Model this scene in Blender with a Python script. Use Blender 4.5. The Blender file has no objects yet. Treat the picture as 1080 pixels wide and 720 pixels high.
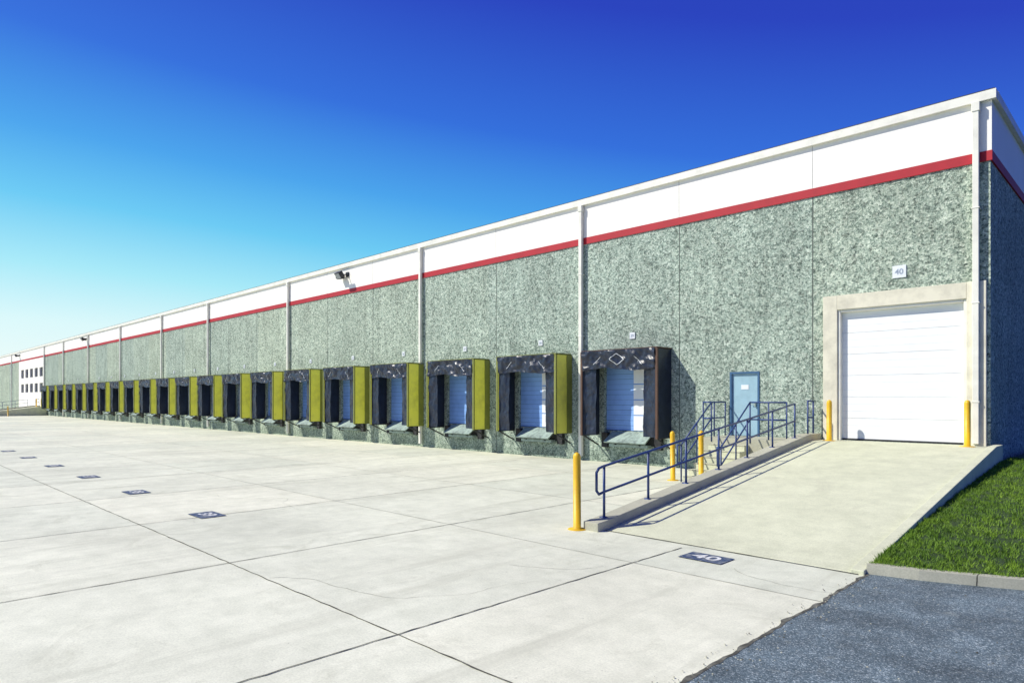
import bpy, math, random
from mathutils import Vector, Matrix, noise
random.seed(7)
S = bpy.context.scene
COL = S.collection

# ------------------------------------------------------------------ materials
def mat(name):
    m = bpy.data.materials.new(name); m.use_nodes = True
    nt = m.node_tree; b = nt.nodes['Principled BSDF']
    return m, nt, b
def N(nt, t, **kw):
    n = nt.nodes.new(t)
    for k, v in kw.items():
        if k in n.inputs: n.inputs[k].default_value = v
        else: setattr(n, k, v)
    return n
def L(nt, a, b): nt.links.new(a, b)
def coords(nt, scale=(1,1,1)):
    tc = N(nt, 'ShaderNodeTexCoord'); mp = N(nt, 'ShaderNodeMapping'); mp.inputs['Scale'].default_value = scale
    L(nt, tc.outputs['Object'], mp.inputs['Vector']); return mp.outputs['Vector']
def ramp(nt, fac, stops, interp='LINEAR'):
    r = N(nt, 'ShaderNodeValToRGB'); r.color_ramp.interpolation = interp
    e = r.color_ramp.elements
    while len(e) < len(stops): e.new(0.5)
    for i, (p, c) in enumerate(stops):
        e[i].position = p; e[i].color = (c[0], c[1], c[2], 1) if hasattr(c, '__len__') else (c, c, c, 1)
    L(nt, fac, r.inputs['Fac']); return r.outputs['Color']
def mix(nt, a, b, fac, mode='MIX'):
    m = N(nt, 'ShaderNodeMix', data_type='RGBA', blend_type=mode)
    for s, v in ((6, a), (7, b)):
        if hasattr(v, 'links'): L(nt, v, m.inputs[s])
        else: m.inputs[s].default_value = (v[0], v[1], v[2], 1) if hasattr(v, '__len__') else (v, v, v, 1)
    if hasattr(fac, 'links'): L(nt, fac, m.inputs[0])
    else: m.inputs[0].default_value = fac
    return m.outputs[2]
def noise_tex(nt, vec, scale, detail=4, rough=.55, dist=0):
    n = N(nt, 'ShaderNodeTexNoise'); n.inputs['Scale'].default_value = scale
    n.inputs['Detail'].default_value = detail; n.inputs['Roughness'].default_value = rough
    n.inputs['Distortion'].default_value = dist
    L(nt, vec, n.inputs['Vector']); return n.outputs['Fac']
def bump(nt, b, h, strength=.3, dist=.02):
    n = N(nt, 'ShaderNodeBump'); n.inputs['Strength'].default_value = strength; n.inputs['Distance'].default_value = dist
    L(nt, h, n.inputs['Height']); L(nt, n.outputs['Normal'], b.inputs['Normal'])
def painted(name, col, rough=.5, dirt=.25, scale=3.0, metal=0.0, bmp=0, dirtcol=None):
    m, nt, b = mat(name)
    v = coords(nt)
    f = noise_tex(nt, v, scale, 5, .65)
    dc = dirtcol or tuple(c*.5 for c in col)
    f2 = ramp(nt, f, [(.42, 0), (.75, dirt*2)])
    c = mix(nt, col, dc, f2)
    L(nt, c, b.inputs['Base Color']); b.inputs['Roughness'].default_value = rough; b.inputs['Metallic'].default_value = metal
    if bmp: bump(nt, b, noise_tex(nt, v, scale*12, 3), bmp, .01)
    return m

# exposed aggregate wall
def aggregate():
    m, nt, b = mat('exposed_aggregate')
    v = coords(nt)
    vo = N(nt, 'ShaderNodeTexVoronoi'); vo.inputs['Scale'].default_value = 20; L(nt, v, vo.inputs['Vector'])
    sep = N(nt, 'ShaderNodeSeparateColor'); L(nt, vo.outputs['Color'], sep.inputs[0])
    c1 = ramp(nt, sep.outputs[0], [(0, (.045,.075,.065)), (.17, (.12,.18,.145)), (.45, (.36,.44,.36)), (.75, (.50,.58,.46)), (1, (.78,.84,.70))])
    vo2 = N(nt, 'ShaderNodeTexVoronoi'); vo2.inputs['Scale'].default_value = 48; L(nt, v, vo2.inputs['Vector'])
    sep2 = N(nt, 'ShaderNodeSeparateColor'); L(nt, vo2.outputs['Color'], sep2.inputs[0])
    c2 = ramp(nt, sep2.outputs[1], [(0, (.07,.10,.085)), (.5, (.39,.47,.385)), (1, (.72,.78,.66))])
    c = mix(nt, c1, c2, .45)
    vs3 = noise_tex(nt, v, 9, 4, .75)
    c = mix(nt, c, ramp(nt, vs3, [(.36, .48), (.47, 1.0), (.66, 1.08)]), 1, 'MULTIPLY')
    big = ramp(nt, noise_tex(nt, v, .55, 5, .6), [(.3, .85), (.7, 1.10)])
    c = mix(nt, c, big, 1, 'MULTIPLY')
    vs = coords(nt, (1.8, 1.8, .12))
    st = ramp(nt, noise_tex(nt, vs, 1.4, 4, .6), [(.35, .86), (.6, 1.04)])
    c = mix(nt, c, st, 1, 'MULTIPLY')
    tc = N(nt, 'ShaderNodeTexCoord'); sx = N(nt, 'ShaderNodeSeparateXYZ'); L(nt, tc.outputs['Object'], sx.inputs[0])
    a = N(nt, 'ShaderNodeMath', operation='ADD'); a.inputs[1].default_value = 7.26; L(nt, sx.outputs[0], a.inputs[0])
    d = N(nt, 'ShaderNodeMath', operation='DIVIDE'); d.inputs[1].default_value = 4.5; L(nt, a.outputs[0], d.inputs[0])
    fl = N(nt, 'ShaderNodeMath', operation='FLOOR'); L(nt, d.outputs[0], fl.inputs[0])
    wn = N(nt, 'ShaderNodeTexWhiteNoise', noise_dimensions='1D'); L(nt, fl.outputs[0], wn.inputs['W'])
    pt = ramp(nt, wn.outputs['Value'], [(0, (.91,.94,.96)), (1, (1.06,1.05,1.0))])
    c = mix(nt, c, pt, 1, 'MULTIPLY')
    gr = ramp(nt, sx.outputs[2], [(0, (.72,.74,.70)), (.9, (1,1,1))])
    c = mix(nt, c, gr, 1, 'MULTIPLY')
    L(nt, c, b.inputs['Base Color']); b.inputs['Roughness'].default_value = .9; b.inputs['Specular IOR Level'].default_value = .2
    bump(nt, b, vo.outputs['Distance'], .5, .02)
    return m

def concrete(name, base, slab=False):
    m, nt, b = mat(name)
    v = coords(nt)
    f1 = noise_tex(nt, v, .22, 6, .65, .3)
    c = mix(nt, tuple(x*.84 for x in base), base, ramp(nt, f1, [(.36, 0), (.6, 1)]))
    f2 = noise_tex(nt, v, 2.2, 7, .75)
    c = mix(nt, c, ramp(nt, f2, [(.3, (.84,.85,.83)), (.62, (1.04,1.04,1.03))]), 1, 'MULTIPLY')
    f3 = noise_tex(nt, v, 45, 4, .8)
    c = mix(nt, c, ramp(nt, f3, [(.32, .82), (.6, 1.04)]), 1, 'MULTIPLY')
    f4 = noise_tex(nt, v, .9, 6, .75, 1.0)
    c = mix(nt, c, (.42,.42,.31), ramp(nt, f4, [(.56, 0), (.76, .55)]))
    if slab:
        tc = N(nt, 'ShaderNodeTexCoord'); sx = N(nt, 'ShaderNodeSeparateXYZ'); L(nt, tc.outputs['Object'], sx.inputs[0])
        outs = []
        for o, off in ((0, 5.35), (1, -3.8)):
            a = N(nt, 'ShaderNodeMath', operation='ADD'); a.inputs[1].default_value = off; L(nt, sx.outputs[o], a.inputs[0])
            d = N(nt, 'ShaderNodeMath', operation='DIVIDE'); d.inputs[1].default_value = 4.0; L(nt, a.outputs[0], d.inputs[0])
            fl = N(nt, 'ShaderNodeMath', operation='FLOOR'); L(nt, d.outputs[0], fl.inputs[0]); outs.append(fl.outputs[0])
        cb = N(nt, 'ShaderNodeCombineXYZ'); L(nt, outs[0], cb.inputs[0]); L(nt, outs[1], cb.inputs[1])
        wn = N(nt, 'ShaderNodeTexWhiteNoise', noise_dimensions='2D'); L(nt, cb.outputs[0], wn.inputs['Vector'])
        c = mix(nt, c, ramp(nt, wn.outputs['Value'], [(0, (.91,.93,.91)), (1, (1.04,1.03,1.0))]), 1, 'MULTIPLY')
        vt = coords(nt, (1.1, .10, 1))
        ft = noise_tex(nt, vt, 1.3, 5, .7, .4)
        c = mix(nt, c, (.45,.45,.34), ramp(nt, ft, [(.52, 0), (.72, .5)]))
        fs = noise_tex(nt, v, 7, 5, .75)
        c = mix(nt, c, (.22,.22,.16), ramp(nt, fs, [(.66, 0), (.74, .65)]))
    L(nt, c, b.inputs['Base Color']); b.inputs['Roughness'].default_value = .8
    return m

def asphalt():
    m, nt, b = mat('asphalt')
    v = coords(nt)
    vo = N(nt, 'ShaderNodeTexVoronoi'); vo.inputs['Scale'].default_value = 95; L(nt, v, vo.inputs['Vector'])
    sep = N(nt, 'ShaderNodeSeparateColor'); L(nt, vo.outputs['Color'], sep.inputs[0])
    c = ramp(nt, sep.outputs[0], [(0, (.045,.07,.08)), (.6, (.10,.14,.16)), (.88, (.19,.24,.26)), (1, (.42,.47,.47))])
    c = mix(nt, c, ramp(nt, noise_tex(nt, v, 1.1, 7, .75), [(.3, .5), (.5, 1.0), (.7, 1.6)]), 1, 'MULTIPLY')
    c = mix(nt, c, (.34,.37,.33), ramp(nt, noise_tex(nt, v, 5, 5, .7), [(.58, 0), (.76, .5)]))
    L(nt, c, b.inputs['Base Color']); b.inputs['Roughness'].default_value = .85
    bump(nt, b, sep.outputs[0], .3, .008)
    return m
def grass_mat(name, dark, light, sc=8):
    m, nt, b = mat(name)
    v = coords(nt)
    f = noise_tex(nt, v, sc, 5, .7)
    f2 = noise_tex(nt, v, .8, 4, .6)
    c = mix(nt, dark, light, ramp(nt, f, [(.35, 0), (.65, 1)]))
    c = mix(nt, c, ramp(nt, f2, [(.3, (.75,.8,.6)), (.7, (1.3,1.15,1.1))]), 1, 'MULTIPLY')
    L(nt, c, b.inputs['Base Color']); b.inputs['Roughness'].default_value = .7
    return m
def door_mat(name, a, bcol):
    m, nt, b = mat(name)
    v = coords(nt)
    c = mix(nt, a, bcol, ramp(nt, noise_tex(nt, v, 1.5, 5, .7), [(.45, 0), (.8, .7)]))
    L(nt, c, b.inputs['Base Color']); b.inputs['Roughness'].default_value = .45
    return m

M = {}
M['agg'] = aggregate()
M['conc'] = concrete('apron_concrete', (.82,.82,.67), slab=True)
M['ramp'] = concrete('ramp_concrete', (.68,.69,.50))
M['curb'] = concrete('curb_concrete', (.50,.49,.38))
M['asph'] = asphalt()
M['grassb'] = grass_mat('grass_blades', (.05,.13,.008), (.20,.36,.02), 9)
M['grassg'] = grass_mat('grass_soil', (.012,.03,.005), (.04,.08,.012), 14)
M['field'] = grass_mat('field_ground', (.08,.09,.03), (.14,.14,.06), 1)
M['white'] = painted('white_painted_panel', (.92,.89,.81), .55, .14, .7, dirtcol=(.72,.69,.60))
M['trim'] = painted('cream_metal_trim', (.84,.82,.72), .45, .2, 2)
M['red'] = painted('red_stripe_paint', (.44,.008,.02), .6, .2, 2)
M['frame'] = painted('door_surround_concrete', (.76,.72,.57), .8, .3, 2)
M['joint'] = painted('joint_sealant', (.10,.12,.10), .8, .3, 5)
M['joint2'] = painted('joint_light', (.50,.48,.45), .8, .3, 5)
M['gap'] = painted('pavement_joint', (.07,.068,.052), .9, .5, 6, dirtcol=(.25,.25,.2))
M['gap2'] = painted('pavement_joint_faint', (.28,.28,.22), .9, .6, 3, dirtcol=(.6,.6,.5))
M['door'] = door_mat('overhead_door_white', (.87,.88,.86), (.78,.80,.80))
M['ddoor_shade'] = door_mat('dock_door_shaded', (.27,.48,.88), (.16,.30,.66))  # white dock door with the shelter's blue shade painted into its colour
M['groove'] = painted('door_groove', (.68,.71,.75), .6, .2, 3)
M['dgroove'] = painted('dock_door_groove', (.10,.19,.42), .6, .2, 3)
M['blue'] = painted('blue_steel_door', (.34,.52,.60), .45, .2, 3)
M['bframe'] = painted('blue_door_frame', (.05,.13,.25), .45, .2, 3)
M['rail'] = painted('blue_rail_paint', (.02,.055,.20), .45, .3, 6, dirtcol=(.05,.05,.06))
M['yellow'] = painted('yellow_bollard_paint', (.85,.50,.01), .45, .3, 5, dirtcol=(.45,.26,.03))
M['pad'] = painted('yellow_shelter_side', (.84,.82,.12), .6, .35, 1.6, dirtcol=(.48,.48,.10))
M['olive'] = painted('olive_shelter_trim', (.22,.24,.05), .6, .3, 3)
M['brown'] = painted('brown_trim', (.10,.05,.03), .6, .3, 3)
M['vinyl'] = painted('black_vinyl', (.010,.015,.030), .36, .35, 4, bmp=.3, dirtcol=(.03,.045,.085))
M['rubber'] = painted('black_rubber', (.014,.014,.017), .7, .4, 5, dirtcol=(.05,.05,.05))
M['steel'] = painted('leveler_steel', (.36,.46,.40), .5, .5, 5, dirtcol=(.12,.15,.14))
M['dark'] = painted('dark_metal', (.02,.022,.025), .5, .3, 4)
M['mark'] = painted('navy_marking_paint', (.02,.05,.13), .7, .6, 9, dirtcol=(.25,.27,.28))
M['wpaint'] = painted('white_marking_paint', (.75,.76,.74), .7, .4, 12)
M['sign'] = painted('sign_face', (.80,.83,.84), .4, .1, 3)
M['digit'] = painted('sign_digits', (.30,.36,.45), .5, .1, 3)
M['lens'] = painted('lamp_lens', (.35,.37,.38), .2, .1, 3)
g, nt_, b_ = mat('window_glass'); b_.inputs['Base Color'].default_value = (.015,.03,.06,1); b_.inputs['Roughness'].default_value = .06
M['glass'] = g

# ------------------------------------------------------------------ mesh builder
class MB:
    def __init__(s): s.v=[]; s.f=[]; s.m=[]; s.mats=[]
    def mi(s, k):
        if k not in s.mats: s.mats.append(k)
        return s.mats.index(k)
    def poly(s, pts, k):
        n=len(s.v); s.v += [tuple(p) for p in pts]; s.f.append(tuple(range(n, n+len(pts)))); s.m.append(s.mi(k))
    def box(s, x0,x1,y0,y1,z0,z1,k, mtx=None):
        n=len(s.v)
        P=[(x0,y0,z0),(x1,y0,z0),(x1,y1,z0),(x0,y1,z0),(x0,y0,z1),(x1,y0,z1),(x1,y1,z1),(x0,y1,z1)]
        if mtx: P=[tuple(mtx@Vector(p)) for p in P]
        s.v+=P
        for f in ((0,3,2,1),(4,5,6,7),(0,1,5,4),(1,2,6,5),(2,3,7,6),(3,0,4,7)):
            s.f.append(tuple(n+i for i in f)); s.m.append(s.mi(k))
    def prism(s, prof, x0, x1, k):
        n=len(s.v); c=len(prof)
        s.v += [(x0,y,z) for y,z in prof]+[(x1,y,z) for y,z in prof]
        s.f.append(tuple(n+i for i in range(c))); s.m.append(s.mi(k))
        s.f.append(tuple(n+c+i for i in reversed(range(c)))); s.m.append(s.mi(k))
        for i in range(c):
            j=(i+1)%c; s.f.append((n+i,n+c+i,n+c+j,n+j)); s.m.append(s.mi(k))
    def tube(s, pts, r, k, seg=8):
        for a,b in zip(pts[:-1],pts[1:]):
            a=Vector(a); b=Vector(b); d=(b-a).normalized()
            up=Vector((0,0,1)) if abs(d.z)<.9 else Vector((1,0,0))
            u=d.cross(up).normalized(); w=d.cross(u)
            n=len(s.v)
            for p in (a-d*r*.3,b+d*r*.3):
                for i in range(seg):
                    t=2*math.pi*i/seg; s.v.append(tuple(p+u*math.cos(t)*r+w*math.sin(t)*r))
            for i in range(seg):
                j=(i+1)%seg; s.f.append((n+i,n+j,n+seg+j,n+seg+i)); s.m.append(s.mi(k))
            s.f.append(tuple(n+i for i in reversed(range(seg)))); s.m.append(s.mi(k))
            s.f.append(tuple(n+seg+i for i in range(seg))); s.m.append(s.mi(k))
    def lathe(s, prof, k, seg=20, c=(0,0)):
        n=len(s.v)
        for r,z in prof:
            for i in range(seg):
                t=2*math.pi*i/seg; s.v.append((c[0]+r*math.cos(t),c[1]+r*math.sin(t),z))
        for a in range(len(prof)-1):
            for i in range(seg):
                j=(i+1)%seg; s.f.append((n+a*seg+i,n+a*seg+j,n+(a+1)*seg+j,n+(a+1)*seg+i)); s.m.append(s.mi(k))
    def grid(s, fn, nu, nv, k):
        n=len(s.v)
        for i in range(nu+1):
            for j in range(nv+1): s.v.append(tuple(fn(i/nu,j/nv)))
        for i in range(nu):
            for j in range(nv):
                a=n+i*(nv+1)+j; s.f.append((a,a+nv+1,a+nv+2,a+1)); s.m.append(s.mi(k))
    def text(s, txt, size, mtx, k):
        cu=bpy.data.curves.new('t','FONT'); cu.body=txt; cu.size=size; cu.align_x='CENTER'; cu.align_y='CENTER'; cu.offset=size*.018
        o=bpy.data.objects.new('t',cu); COL.objects.link(o)
        bpy.context.view_layer.update()
        me=bpy.data.meshes.new_from_object(o)
        n=len(s.v); s.v += [tuple(mtx@v.co) for v in me.vertices]
        for p in me.polygons: s.f.append(tuple(n+i for i in p.vertices)); s.m.append(s.mi(k))
        bpy.data.objects.remove(o); bpy.data.meshes.remove(me); bpy.data.curves.remove(cu)
    def mesh(s, name):
        me=bpy.data.meshes.new(name); me.from_pydata(s.v,[],s.f)
        for k in s.mats: me.materials.append(M[k])
        me.polygons.foreach_set('material_index', s.m); me.update()
        return me
    def obj(s, name, loc=(0,0,0), parent=None, smooth=False, bevel=0):
        me=s.mesh(name)
        if smooth:
            me.polygons.foreach_set('use_smooth',[True]*len(me.polygons))
        o=bpy.data.objects.new(name,me); o.location=loc; COL.objects.link(o)
        if parent: o.parent=parent
        if bevel:
            b=o.modifiers.new('bevel','BEVEL'); b.width=bevel; b.segments=2; b.limit_method='ANGLE'
        return o

# ------------------------------------------------------------------ key layout (metres)
WY = 19.5            # facade plane
XC = -3.09           # right-hand corner
XL = -230.0          # far end
ZR = 9.7             # roof
FL = 1.15            # dock floor height
ZS0, ZS1 = 8.04, 8.28
docks = [-13.4,-17.75,-22.3,-26.9]
while docks[-1] > -101: docks.append(docks[-1]-4.62)
OFF0, OFF1 = -129.0, -110.0   # white office bay

bld = bpy.data.objects.new('warehouse_building', None); COL.objects.link(bld)

openings = [(-6.57,-3.56,FL,4.75), (-9.77,-8.82,FL,3.12)]
for d in docks: openings.append((d-1.22,d+1.22,FL,3.9))
def holed(mb, x0, x1, z0, z1, ops, y, k, depth=.22):
    xs=sorted({x0,x1}|{o[0] for o in ops}|{o[1] for o in ops})
    for a,b in zip(xs[:-1],xs[1:]):
        c=(a+b)/2; o=[q for q in ops if q[0]<c<q[1]]
        if not o: mb.poly([(a,y,z0),(b,y,z0),(b,y,z1),(a,y,z1)],k); continue
        q=o[0]
        if q[2]>z0: mb.poly([(a,y,z0),(b,y,z0),(b,y,q[2]),(a,y,q[2])],k)
        mb.poly([(a,y,q[3]),(b,y,q[3]),(b,y,z1),(a,y,z1)],k)
        yd=y+depth
        mb.poly([(a,y,q[2]),(a,yd,q[2]),(a,yd,q[3]),(a,y,q[3])],k)
        mb.poly([(b,y,q[2]),(b,y,q[3]),(b,yd,q[3]),(b,yd,q[2])],k)
        mb.poly([(a,y,q[3]),(a,yd,q[3]),(b,yd,q[3]),(b,y,q[3])],k)
        mb.poly([(a,y,q[2]),(b,y,q[2]),(b,yd,q[2]),(a,yd,q[2])],k)
mb=MB()
holed(mb, OFF1, XC, -.3, ZS0, openings, WY, 'agg')
mb.poly([(XL,WY,-.3),(OFF0,WY,-.3),(OFF0,WY,ZS0),(XL,WY,ZS0)],'agg')
mb.poly([(XC,WY,-.3),(XC,WY+70,-.3),(XC,WY+70,ZS0),(XC,WY,ZS0)],'agg')
mb.poly([(XL,WY+70,-.3),(XL,WY,-.3),(XL,WY,ZS0),(XL,WY+70,ZS0)],'agg')
mb.poly([(XC,WY+70,-.3),(XL,WY+70,-.3),(XL,WY+70,ZS0),(XC,WY+70,ZS0)],'agg')
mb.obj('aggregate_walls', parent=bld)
mb=MB()
wins=[]
for i in range(5):
    wx=-127.2+i*3.45
    wins.append((wx,wx+2.2))
y=WY-.02
ops1=[(a,b,3.2,4.5) for a,b in wins]; ops2=[(a,b,5.4,6.7) for a,b in wins]
holed(mb, OFF0, OFF1, -.3, 4.95, ops1, y, 'white', .15)
holed(mb, OFF0, OFF1, 4.95, ZS0, ops2, y, 'white', .15)
for a,b in wins:
    for z0,z1 in ((3.2,4.5),(5.4,6.7)):
        mb.box(a,b,y+.13,y+.14,z0,z1,'glass')
        mb.box(a+1.07,a+1.13,y+.08,y+.125,z0,z1,'dark')
for x in (OFF0,OFF1): mb.box(x-.03,x+.03,WY-.05,WY-.022,-.2,8.0,'trim')
mb.obj('office_bay_wall', parent=bld)
mb=MB()
mb.box(XL-.02,XC+.03,WY-.03,WY+70.03,ZS1,9.48,'white')
mb.obj('parapet_band', parent=bld)
mb=MB()
mb.box(XL-.03,XC+.04,WY-.04,WY+70.04,ZS0,ZS1,'red')
mb.obj('red_stripe', parent=bld)
mb=MB()
mb.box(XL-.1,XC+.13,WY-.14,WY+.12,9.48,ZR,'trim')
mb.box(XC-.12,XC+.14,WY+.12,WY+70.1,9.48,ZR-.005,'trim')
mb.box(XL-.08,XC+.10,WY-.11,WY+.1,ZR,ZR+.035,'dark')
mb.obj('roof_gutter', parent=bld)
mb=MB(); mb.box(XL+.1,XC-.13,WY+.13,WY+70,9.3,9.45,'curb'); mb.obj('flat_roof', parent=bld)
mb=MB()
jx=[-7.26,-11.55,-20.3]
x=-29.6
while x>XL: jx.append(x); x-=4.62
jx=[x for x in jx if not (OFF0<x<OFF1)]
for x in jx: 
    mb.box(x-.014,x+.014,WY-.004,WY+.05,-.1,ZS0,'joint')
    mb.box(x-.008,x+.008,WY-.034,WY+.05,ZS1,9.48,'joint2')
mb.obj('panel_joints', parent=bld)
mb=MB()
dsx=[-3.36,-15.62,-25.4,-38.8,-51.6,-62.0,-74.2,-86.5,-98.5,-109.8,-135,-150]
for x in dsx:
    zb = FL+.05 if x>-4 else .15
    w=.07 if x<-4 else .065
    mb.box(x-w,x+w,WY-.19,WY-.06,zb,9.47,'trim')
    mb.box(x-w-.02,x+w+.02,WY-.21,WY-.045,9.25,9.475,'trim')
    for z in (2.2,4.6,6.9):
        if z>zb: mb.box(x-w-.02,x+w+.02,WY-.20,WY-.003,z,z+.035,'trim')
mb.obj('downspouts', parent=bld, bevel=.01)
mb=MB()
mb.box(-6.95,-6.57,WY-.09,WY+.02,FL-.02,5.15,'frame')
mb.box(-3.56,-3.16,WY-.09,WY+.02,FL-.02,5.15,'frame')
mb.box(-6.57,-3.56,WY-.09,WY+.02,4.75,5.15,'frame')
mb.box(-6.57,-6.50,WY-.04,WY+.15,FL,4.75,'trim'); mb.box(-3.63,-3.56,WY-.04,WY+.15,FL,4.75,'trim')
mb.box(-6.50,-3.63,WY-.04,WY+.15,4.68,4.75,'trim')
mb.obj('door_surround', parent=bld, bevel=.012)
def secdoor(mb,x0,x1,z0,z1,y,n,k,kg,gw):
    h=(z1-z0)/n
    for i in range(n):
        mb.box(x0,x1,y,y+.04,z0+i*h+.004,z0+(i+1)*h-.004,k)
        for q in (.33,.66):
            mb.box(x0+.02,x1-.02,y-.002,y+.01,z0+(i+q)*h-gw,z0+(i+q)*h+gw,kg)
    mb.box(x0,x1,y+.02,y+.06,z0,z1,kg)
mb=MB(); secdoor(mb,-6.5,-3.63,FL+.02,4.7,WY+.12,6,'door','groove',.003)
mb.box(-6.5,-3.63,WY+.10,WY+.15,FL-.01,FL+.05,'rubber')
mb.obj('overhead_door', parent=bld)
mb=MB()
for i,d in enumerate(docks):
    secdoor(mb,d-1.2,d+1.2,FL+.01,3.9,WY+.10,5,'ddoor_shade','dgroove',.006)
    # sunlit part of each white door, painted on as pale panels
    h=(3.9-FL-.01)/5
    for q in range(5): mb.box(d-.02,d+.72,WY+.092,WY+.097,FL+.03+q*h,FL-.01+(q+1)*h,'door')
mb.obj('dock_doors', parent=bld)
mb=MB()
mb.box(-9.77,-9.71,WY-.02,WY+.12,FL,3.12,'bframe'); mb.box(-8.88,-8.82,WY-.02,WY+.12,FL,3.12,'bframe'); mb.box(-9.71,-8.88,WY-.02,WY+.12,3.06,3.12,'bframe')
mb.box(-9.71,-8.88,WY+.04,WY+.08,FL+.01,3.06,'blue')
mb.box(-8.98,-8.94,WY-.02,WY+.04,2.05,2.2,'steel'); mb.tube([(-8.96,WY-.01,2.12),(-9.08,WY-.01,2.12)],.012,'steel')
mb.box(-9.42,-9.18,WY+.03,WY+.045,2.58,2.72,'sign')
mb.obj('personnel_door', parent=bld)

# ------------------------------------------------------------------ dock shelters
def shelter_mesh(name, side, seed):
    mb=MB(); D=.9; W=1.55; Z0=1.0; Z1=3.93
    for sgn in (-1,1):
        a,b=sorted((sgn*W,sgn*(W-.07)))
        if side=='pad':
            def fs(u,v,sgn=sgn):
                yy=-D+.03+u*(D-.035); zz=Z0+v*(Z1-Z0)
                return (sgn*(W+.022+.02*math.sin(u*math.pi)+.02*noise.noise(Vector((yy*3+seed,zz*1.2,seed*sgn)))),yy,zz)
            mb.grid(fs,8,16,'pad')
        mb.box(a,b,-D,-.002,Z0,Z1,side)
        a,b=sorted((sgn*(W-.07),sgn*(W-.10)))
        mb.box(a,b,-D+.02,-.002,Z0,Z1-.02,'vinyl')
        a,b=sorted((sgn*(W+.045),sgn*(W-.04)))
        mb.box(a,b,-D-.03,-D+.035,Z0-.02,Z1+.02,'olive' if side=='pad' else 'brown')
        if side=='pad':
            a,b=sorted((sgn*(W+.06),sgn*(W+.0))); mb.box(a,b,-.30,-.012,Z0-.01,Z1+.005,'olive')
        def fn(u,v,sgn=sgn):
            x=sgn*(W-.07-u*.50); z=Z0+.03+v*(Z1-Z0-.06)
            n1=noise.noise(Vector((x*3+seed,z*1.6,seed)))*.07+noise.noise(Vector((x*9,z*6+seed,2)))*.025
            bulge=.10*math.sin(u*math.pi*.6)
            e=.03*noise.noise(Vector((z*2.2,seed,sgn*4))) if u>.9 else 0
            return (x+e, -D+.0+bulge*.6+n1+.03, z)
        mb.grid(fn,10,34,'vinyl')
        mb.tube([(sgn*(W-.04),-D+.03,Z0),(sgn*(W-.04),-.02,.62)],.03,'dark')
        mb.tube([(sgn*(W-.04),-D+.03,Z0),(sgn*(W-.04),-.02,Z0)],.03,'dark')
        a,b=sorted((sgn*.98,sgn*1.24)); mb.box(a,b,-.16,-.004,.55,1.08,'rubber')
        for q in range(4): 
            mb.box(a-.01,b+.01,-.165,-.01,.62+q*.12,.635+q*.12,'dark')
    mb.box(-W-.02,W+.02,-D-.02,-.002,Z1+.022,Z1+.06,'olive' if side=='pad' else 'brown')
    def fh(u,v):
        x=-(W-.05)+u*2*(W-.05); z=Z1+.03-v*(.66+.05*math.sin(u*7+seed)+.03*noise.noise(Vector((u*9,seed,0))))
        n1=noise.noise(Vector((x*2.5+seed,z*3,seed+9)))*.08+noise.noise(Vector((x*7,z*7,seed)))*.04
        return (x,-D-.06+n1+.04*v,z)
    mb.grid(fh,60,14,'vinyl')
    def line(p,q,w=.022):
        p=Vector(p); q=Vector(q); dd=(q-p); nn=Vector((-dd.y*.22,dd.x)).normalized()*w
        nn=Vector((nn.x*.35,nn.y*1.3)); K=14
        for i in range(K):
            a=p+dd*i/K; b=p+dd*(i+1)/K
            P=[]
            for c in (a-nn,b-nn,b+nn,a+nn):
                r=fh(c.x,c.y); P.append((r[0],r[1]-.012,r[2]))
            mb.poly(P,'sign')
    if side!='pad':
        line((.40,.5),(.5,.2),.010); line((.5,.2),(.60,.5),.010); line((.40,.5),(.5,.78),.010); line((.5,.78),(.60,.5),.010)
    line((.16,.75),(.26,.35),.007); line((.84,.75),(.74,.35),.007)
    mb.prism([(-.02,1.13),(-.02,1.09),(-.52,.74),(-.55,.78)],-.86,.86,'steel')
    mb.box(-.9,.9,-.06,-.004,.66,1.05,'dark')
    mb.box(-.80,.80,-.30,-.05,.60,.70,'steel')
    mb.tube([(-.5,-.45,.74),(-.5,-.05,.6)],.025,'dark'); mb.tube([(.5,-.45,.74),(.5,-.05,.6)],.025,'dark')
    return mb.mesh(name)
sm=[shelter_mesh('dock_shelter_yellow_a','pad',3.1),shelter_mesh('dock_shelter_yellow_b','pad',8.7),shelter_mesh('dock_shelter_yellow_c','pad',15.2)]
sb=shelter_mesh('dock_shelter_dark','vinyl',21.3)
for i,d in enumerate(docks):
    o=bpy.data.objects.new('dock_shelter', sb if i==0 else sm[i%3]); o.location=(d,WY,0); COL.objects.link(o)

for i,d in enumerate([-5.05]+docks):
    mb=MB(); w,h,z=(.16,.16,5.62) if i==0 else (.11,.11,4.5)
    mb.box(-w,w,-.03,-.004,z-h,z+h,'sign')
    mb.text(str(40-i), h*1.25, Matrix.Translation((0,-.034,z-.01))@Matrix.Rotation(math.pi/2,4,'X'),'digit')
    mb.obj('dock_number_sign',(d,WY,0))
for x in (-32.0,-87.0,-128):
    mb=MB()
    mb.box(-.12,.12,-.10,-.035,8.95,9.2,'dark'); mb.tube([(0,-.1,9.08),(0,-.4,9.02)],.03,'dark')
    R=Matrix.Translation((0,-.55,8.98))@Matrix.Rotation(math.radians(35),4,'X')
    mb.box(-.24,.24,-.12,.12,-.18,.18,'dark',R); mb.box(-.2,.2,-.14,-.12,-.14,.14,'lens',R)
    mb.box(-.62,-.22,-.42,-.14,8.88,9.12,'dark'); mb.box(-.45,-.38,-.15,-.035,8.95,9.05,'dark')
    mb.obj('wall_floodlight',(x,WY,0))

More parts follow.
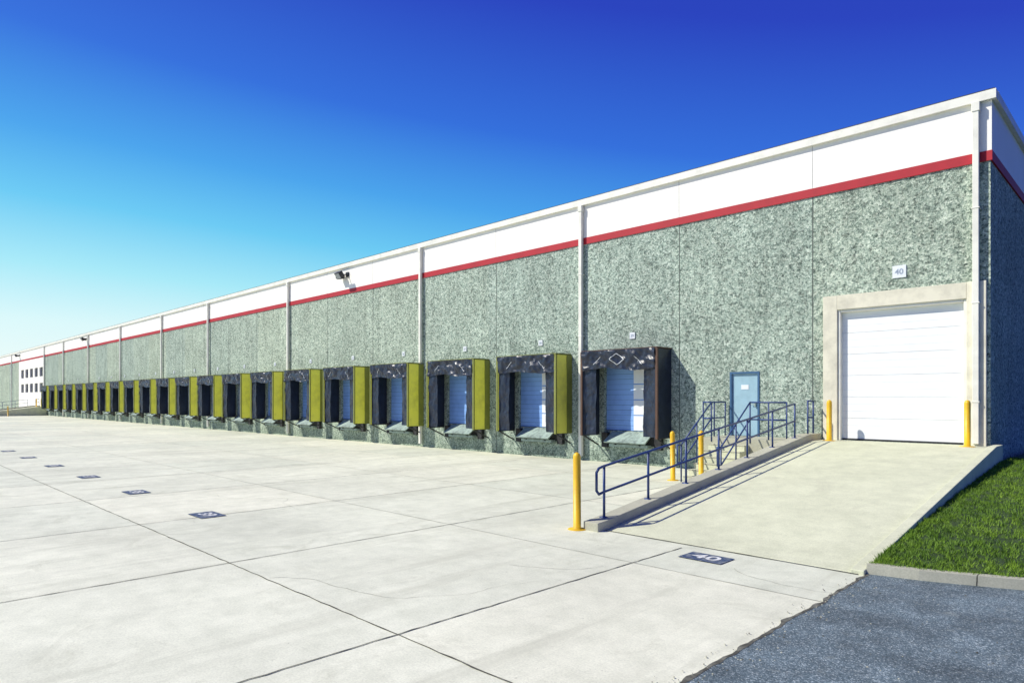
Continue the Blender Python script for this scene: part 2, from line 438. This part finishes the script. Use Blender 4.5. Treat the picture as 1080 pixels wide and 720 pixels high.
# ------------------------------------------------------------------ ramps, stairs, rails
def rz(y): return FL*max(0,min(1,(y-9.4)/(18.6-9.4)))
def build_ramp(dx):
    mb=MB()
    mb.prism([(9.4,-.1),(9.4,.006),(18.6,FL),(WY-.005,FL),(WY-.005,-.1)],-7.0+dx,-3.0+dx,'ramp')
    mb.prism([(9.15,-.1),(9.15,.15),(9.4,.17),(18.6,FL+.17),(WY-.1,FL+.17),(WY-.1,-.1)],-7.32+dx,-7.0+dx,'curb')
    mb.prism([(9.35,-.1),(9.35,.06),(18.6,FL+.05),(WY-.1,FL+.05),(WY-.1,-.1)],-3.0+dx,-2.83+dx,'ramp')
    mb.obj('loading_ramp', bevel=.012)
def build_rail(dx):
    mb=MB(); x=-7.17+dx
    y0,y1=9.55,18.0
    ys=[y0+ i*(y1-y0)/6 for i in range(7)]
    for q in ys: mb.tube([(x,q,rz(q)+.12),(x,q,rz(q)+1.08)],.024,'rail')
    for q in ys: mb.box(x-.06,x+.06,q-.06,q+.06,rz(q)+.13,rz(q)+.18,'rail')
    for h in (1.08,.62): mb.tube([(x,y0-.15,rz(y0)+h-.03),(x,y0,rz(y0)+h),(x,y1,rz(y1)+h)],.024,'rail')
    mb.tube([(x,y0-.15,rz(y0)+1.05),(x,y0-.22,rz(y0)+.98),(x,y0-.22,rz(y0)+.66),(x,y0-.15,rz(y0)+.59)],.024,'rail')
    for q in (18.9,19.3): mb.tube([(x,q,FL+.1),(x,q,FL+1.08)],.024,'rail')
    for h in (1.08,.62): mb.tube([(x,18.9,FL+h),(x,19.3,FL+h)],.024,'rail')
    mb.obj('ramp_handrail', smooth=True)
build_ramp(0); build_rail(0)
build_ramp(-105.5); build_rail(-105.5)
mb=MB()
mb.box(-9.95,-7.33,18.0,WY-.005,-.1,FL,'curb')
for i in range(6):
    z=FL-(i+1)*FL/7; ya=18.0-(i+1)*.28; mb.box(-9.55,-8.45,ya,ya+.285,-.1,z,'ramp')
    mb.box(-9.56,-8.44,ya-.012,ya+.04,z-.025,z+.004,'curb')
mb.obj('entry_stairs', bevel=.008)
mb=MB()
for x in (-9.6,-8.42):
    for h in (.98,.5):
        mb.tube([(x,16.1,h-.0+.04),(x,16.3,h+.04),(x,18.0,FL+h+.06)],.022,'rail')
    mb.tube([(x,16.1,1.02),(x,16.1,.54)],.022,'rail')
    for y in (16.3,17.15,18.0):
        zz=max(0,FL*(y-16.3)/1.7); mb.tube([(x,y,max(0,zz-.1)),(x,y,zz+1.02)],.022,'rail')
for h in (1.04,.56):
    mb.tube([(-9.6,18.03,FL+h),(-9.88,18.03,FL+h),(-9.88,19.4,FL+h)],.022,'rail')
    mb.tube([(-8.42,18.03,FL+h),(-7.4,18.03,FL+h)],.022,'rail')
for x,y in ((-9.88,18.03),(-9.88,18.7),(-9.88,19.4),(-7.9,18.03),(-7.4,18.03)):
    mb.tube([(x,y,FL),(x,y,FL+1.04)],.022,'rail')
mb.obj('stair_handrail', smooth=True)

def bollard(x,y,z,h=1.3,r=.068):
    mb=MB()
    mb.lathe([(r+.10,0),(r+.09,.012),(r,.02),(r,h-.05),(r*.93,h-.02),(r*.7,h+.01),(r*.35,h+.028),(0.001,h+.033)],'yellow')
    o=mb.obj('bollard',(x,y,z),smooth=True); o.rotation_euler=(random.uniform(-.012,.012),random.uniform(-.012,.012),0)
for p in ((-7.42,9.1,0,1.32),(-9.95,16.45,0,1.35),(-9.02,16.35,0,1.4),(-6.62,18.95,FL,1.08),(-3.45,18.9,FL,1.08),
          (-112.7,9.1,0,1.3),(-108.9,18.9,FL,1.1),(-112.1,18.9,FL,1.1),(-107.0,15.0,0,1.3)):
    bollard(*p[:3],h=p[3])

# ------------------------------------------------------------------ ground
mb=MB(); mb.poly([(-3000,-3000,-.03),(3000,-3000,-.03),(3000,3000,-.03),(-3000,3000,-.03)],'field'); mb.obj('ground')
mb=MB(); mb.poly([(-260,-70,0),(-2.6,-70,0),(-2.6,WY+.02,0),(-260,WY+.02,0)],'conc'); mb.obj('concrete_apron')
mb=MB()
def wob(p0,p1,w,z,k,step=.5,amp=.008):
    p0=Vector(p0); p1=Vector(p1); d=p1-p0; n=max(2,int(d.length/step)); d.normalize(); s=Vector((-d.y,d.x))
    prev=None
    for i in range(n+1):
        c=p0+(p1-p0)*(i/n)+s*noise.noise(Vector((p0.x*3+i*.9,p0.y*3,1)))*amp
        ww=w*(.6+1.2*abs(noise.noise(Vector((i*1.3,p0.x+p0.y,5)))))
        a,b=c-s*ww,c+s*ww
        if prev: mb.poly([(prev[0].x,prev[0].y,z),(a.x,a.y,z),(b.x,b.y,z),(prev[1].x,prev[1].y,z)][::-1],k)
        prev=(a,b)
wob((-120,3.8),(-2.75,3.8),.010,.005,'gap',.15,.014)
for y,k in ((-4.2,'gap'),(7.8,'gap2'),(11.8,'gap2'),(15.8,'gap2'),(-.2,'gap2')):
    wob((-120,y),(-2.75 if y<9 else -7.35,y),.009,.004,k)
i=0; x=-5.35
while x>-120:
    wob((x,-30),(x,9.1 if x>-7.3 else 16.0 if x>-11 else WY-.05),.010,.0065,'gap' if i<4 or i%2==0 else 'gap2',.15,.014); x-=4.0; i+=1
wob((-7.0,9.36),(-2.9,9.34),.02,.008,'gap')
def crack(x,y,a,n,w=.004):
    prev=None
    for i in range(n):
        c=Vector((x,y)); s=Vector((-math.sin(a),math.cos(a)))*w*random.uniform(.5,1.4)*(1-i/n*.6)
        p=(c-s,c+s)
        if prev: mb.poly([(prev[1].x,prev[1].y,.003),(prev[0].x,prev[0].y,.003),(p[0].x,p[0].y,.003),(p[1].x,p[1].y,.003)],'gap2')
        prev=p; a+=random.uniform(-.35,.35); x+=math.cos(a)*.08; y+=math.sin(a)*.08
crack(-8.2,3.85,1.2,50); crack(-12.9,4.6,2.7,40); crack(-4.2,8.5,-1.1,30); crack(-6.5,6.5,.3,26); crack(-16.5,6.2,.2,60)
mb.obj('pavement_joints')
mb=MB(); pts=[]
y=-70.0
while y<9.4:
    pts.append((-2.80+noise.noise(Vector((y*1.5,0,0)))*.06+noise.noise(Vector((y*7,3,0)))*.02,y)); y+= .06 if y>0 else 1.0
prev=None
for p in pts:
    if prev: mb.poly([(prev[0],prev[1],.010),(80,prev[1],.010),(80,p[1],.010),(p[0],p[1],.010)],'asph')
    prev=p
mb.poly([(-2.83,prev[1],.010),(80,prev[1],.010),(80,12,.010),(-2.83,12,.010)],'asph')
mb.obj('asphalt_road')
mb=MB(); prev=None
for p in pts:
    if p[1]<-5: continue
    w=.015+.09*max(0,noise.noise(Vector((p[1]*4,8,0))))
    if prev: mb.poly([(prev[0]-prev[2],prev[1],.013),(prev[0]+.02,prev[1],.013),(p[0]+.02,p[1],.013),(p[0]-w,p[1],.013)],'gap')
    prev=(p[0],p[1],w)
mb.obj('dirt_seam')
mb=MB()
for i in range(420):
    if i<260: x=-2.75+random.gauss(0,.12); y=random.uniform(3.5,9.3)
    else: x=random.uniform(-2.6,1.5); y=random.uniform(3.5,9.6)
    r=random.uniform(.004,.013); z=.011
    n=len(mb.v); mb.v+=[(x-r,y,z),(x,y-r*.8,z),(x+r*.9,y,z),(x,y+r,z),(x+r*.1,y,z+r*.9)]
    kk='curb' if random.random()<.6 else 'gap'
    for f in ((0,1,4),(1,2,4),(2,3,4),(3,0,4)): mb.f.append(tuple(n+q for q in f)); mb.m.append(mb.mi(kk))
mb.obj('gravel')

kp=[(-2.83,9.42),(-2.2,9.56),(-1.25,9.93),(0,10.5),(2,11.1),(6,11.4),(30,11.4),(80,11.4)]
def yk(x):
    for (a,b),(c,d) in zip(kp[:-1],kp[1:]):
        if x<=c: return b+(d-b)*(max(x,a)-a)/(c-a)
    return 11.4
mb=MB()
x=-2.83
while x<30:
    L_=1.15; x1=x+L_-.012
    sub=4
    for s in range(sub):
        a=x+(x1-x)*s/sub; b=x+(x1-x)*(s+1)/sub
        ya,yb=yk(a),yk(b)
        P=[(a,ya,-.02),(b,yb,-.02),(b,yb+.17,-.02),(a,ya+.17,-.02),(a,ya+.03,.13),(b,yb+.03,.13),(b,yb+.17,.13),(a,ya+.17,.13)]
        n=len(mb.v); mb.v+=P
        fs=[(4,5,6,7),(0,1,5,4),(2,3,7,6)]
        if s==0: fs.append((3,0,4,7))
        if s==sub-1: fs.append((1,2,6,5))
        for f in fs: mb.f.append(tuple(n+q for q in f)); mb.m.append(mb.mi('curb'))
    x+=L_
mb.obj('kerb')
def gz(x,y):
    t=max(0,min(1,(y-yk(x)-.15)/9.5)); return .105+.70*t*(1.15-.15*t)+.02*noise.noise(Vector((x*1.5,y*1.5,0)))
mb=MB()
def fb(u,v):
    x=-2.83+ (u**1.8)*33; y=yk(x)+.15+ (v**1.6)*80; return (x,y,gz(x,y))
mb.grid(fb,60,80,'grassg'); mb.obj('grass_verge',smooth=True)
mb=MB(); k=mb.mi('grassb')
for i in range(80000):
    x=-2.82+random.random()**1.5*5.0; y=yk(x)+.10+random.random()**1.25*11
    cl=noise.noise(Vector((x*6,y*6,4)))
    if cl<-.2 and random.random()<.65: continue
    z=gz(x,y)-.01; h=random.uniform(.03,.075)*(1+.9*cl); a=random.uniform(0,6.28); w=random.uniform(.004,.008)
    lx,ly=random.gauss(0,.03),random.gauss(0,.03); ca,sa=math.cos(a)*w,math.sin(a)*w
    n=len(mb.v); mb.v+=[(x-ca,y-sa,z),(x+ca,y+sa,z),(x+lx,y+ly,z+h)]; mb.f.append((n,n+1,n+2)); mb.m.append(k)
mb.obj('grass')

def marking(x,y,t,w=.33,h=.22,s=.34):
    mb=MB(); z=.012
    mb.poly([(-w,-h,z),(w,-h,z),(w,h,z),(-w,h,z)],'mark')
    mb.text(t,s,Matrix.Translation((0,0,z+.004))@Matrix.Scale(1.25,4,(1,0,0)),'wpaint')
    mb.obj('painted_bay_number',(x,y,0))
marking(-4.75,8.75,'40')
for i in range(12): marking(-13.5-4.5*i,5.05,str(39-i),.36,.24,.36)

# ------------------------------------------------------------------ light, sky, camera
d=Vector((.52,.57,-.74)).normalized()
sun=bpy.data.lights.new('sun','SUN'); sun.energy=5; sun.angle=math.radians(.5); sun.color=(1,.96,.85)
so=bpy.data.objects.new('sun',sun); so.rotation_euler=d.to_track_quat('-Z','Y').to_euler(); so.location=(-30,-30,40); COL.objects.link(so)
el=math.asin(-d.z); rot=math.atan2(-d.x,-d.y)
w=bpy.data.worlds.new('World'); S.world=w; w.use_nodes=True; nt=w.node_tree
bg=nt.nodes['Background']; sky=nt.nodes.new('ShaderNodeTexSky'); sky.sky_type='NISHITA'; sky.sun_disc=False
sky.sun_elevation=el; sky.sun_rotation=rot; sky.air_density=1.0; sky.dust_density=.4; sky.ozone_density=3.0
tc=nt.nodes.new('ShaderNodeTexCoord'); sp=N(nt,'ShaderNodeSeparateXYZ'); L(nt,tc.outputs['Generated'],sp.inputs[0])
az=N(nt,'ShaderNodeMath',operation='MULTIPLY_ADD'); az.inputs[1].default_value=.2; az.inputs[2].default_value=.2; L(nt,sp.outputs[0],az.inputs[0])
tt=N(nt,'ShaderNodeMath',operation='ADD'); L(nt,az.outputs[0],tt.inputs[0]); L(nt,sp.outputs[2],tt.inputs[1])
grad=ramp(nt,tt.outputs[0],[(0,(.93,1.0,.98)),(.10,(.74,.98,.99)),(.17,(.40,.86,.97)),(.25,(.14,.62,.94)),(.33,(.055,.38,.88)),(.44,(.02,.15,.75)),(.6,(.012,.04,.54)),(1,(.015,.035,.32))])
sm_=N(nt,'ShaderNodeMix',data_type='RGBA',blend_type='MULTIPLY'); sm_.inputs[0].default_value=1; L(nt,sky.outputs[0],sm_.inputs[6]); sm_.inputs[7].default_value=(.12,.12,.12,1)
L(nt,mix(nt,sm_.outputs[2],grad,.88),bg.inputs['Color']); bg.inputs['Strength'].default_value=1.0

cam=bpy.data.cameras.new('camera'); cam.sensor_width=36; cam.lens=23.33; cam.shift_y=.0556; cam.clip_end=6000; cam.clip_start=.05
co=bpy.data.objects.new('camera',cam); co.location=(0,0,2.3); co.rotation_euler=(math.radians(90),0,math.radians(44.8)); COL.objects.link(co); S.camera=co
S.view_settings.view_transform='Standard'; S.view_settings.look='None'; S.view_settings.exposure=0
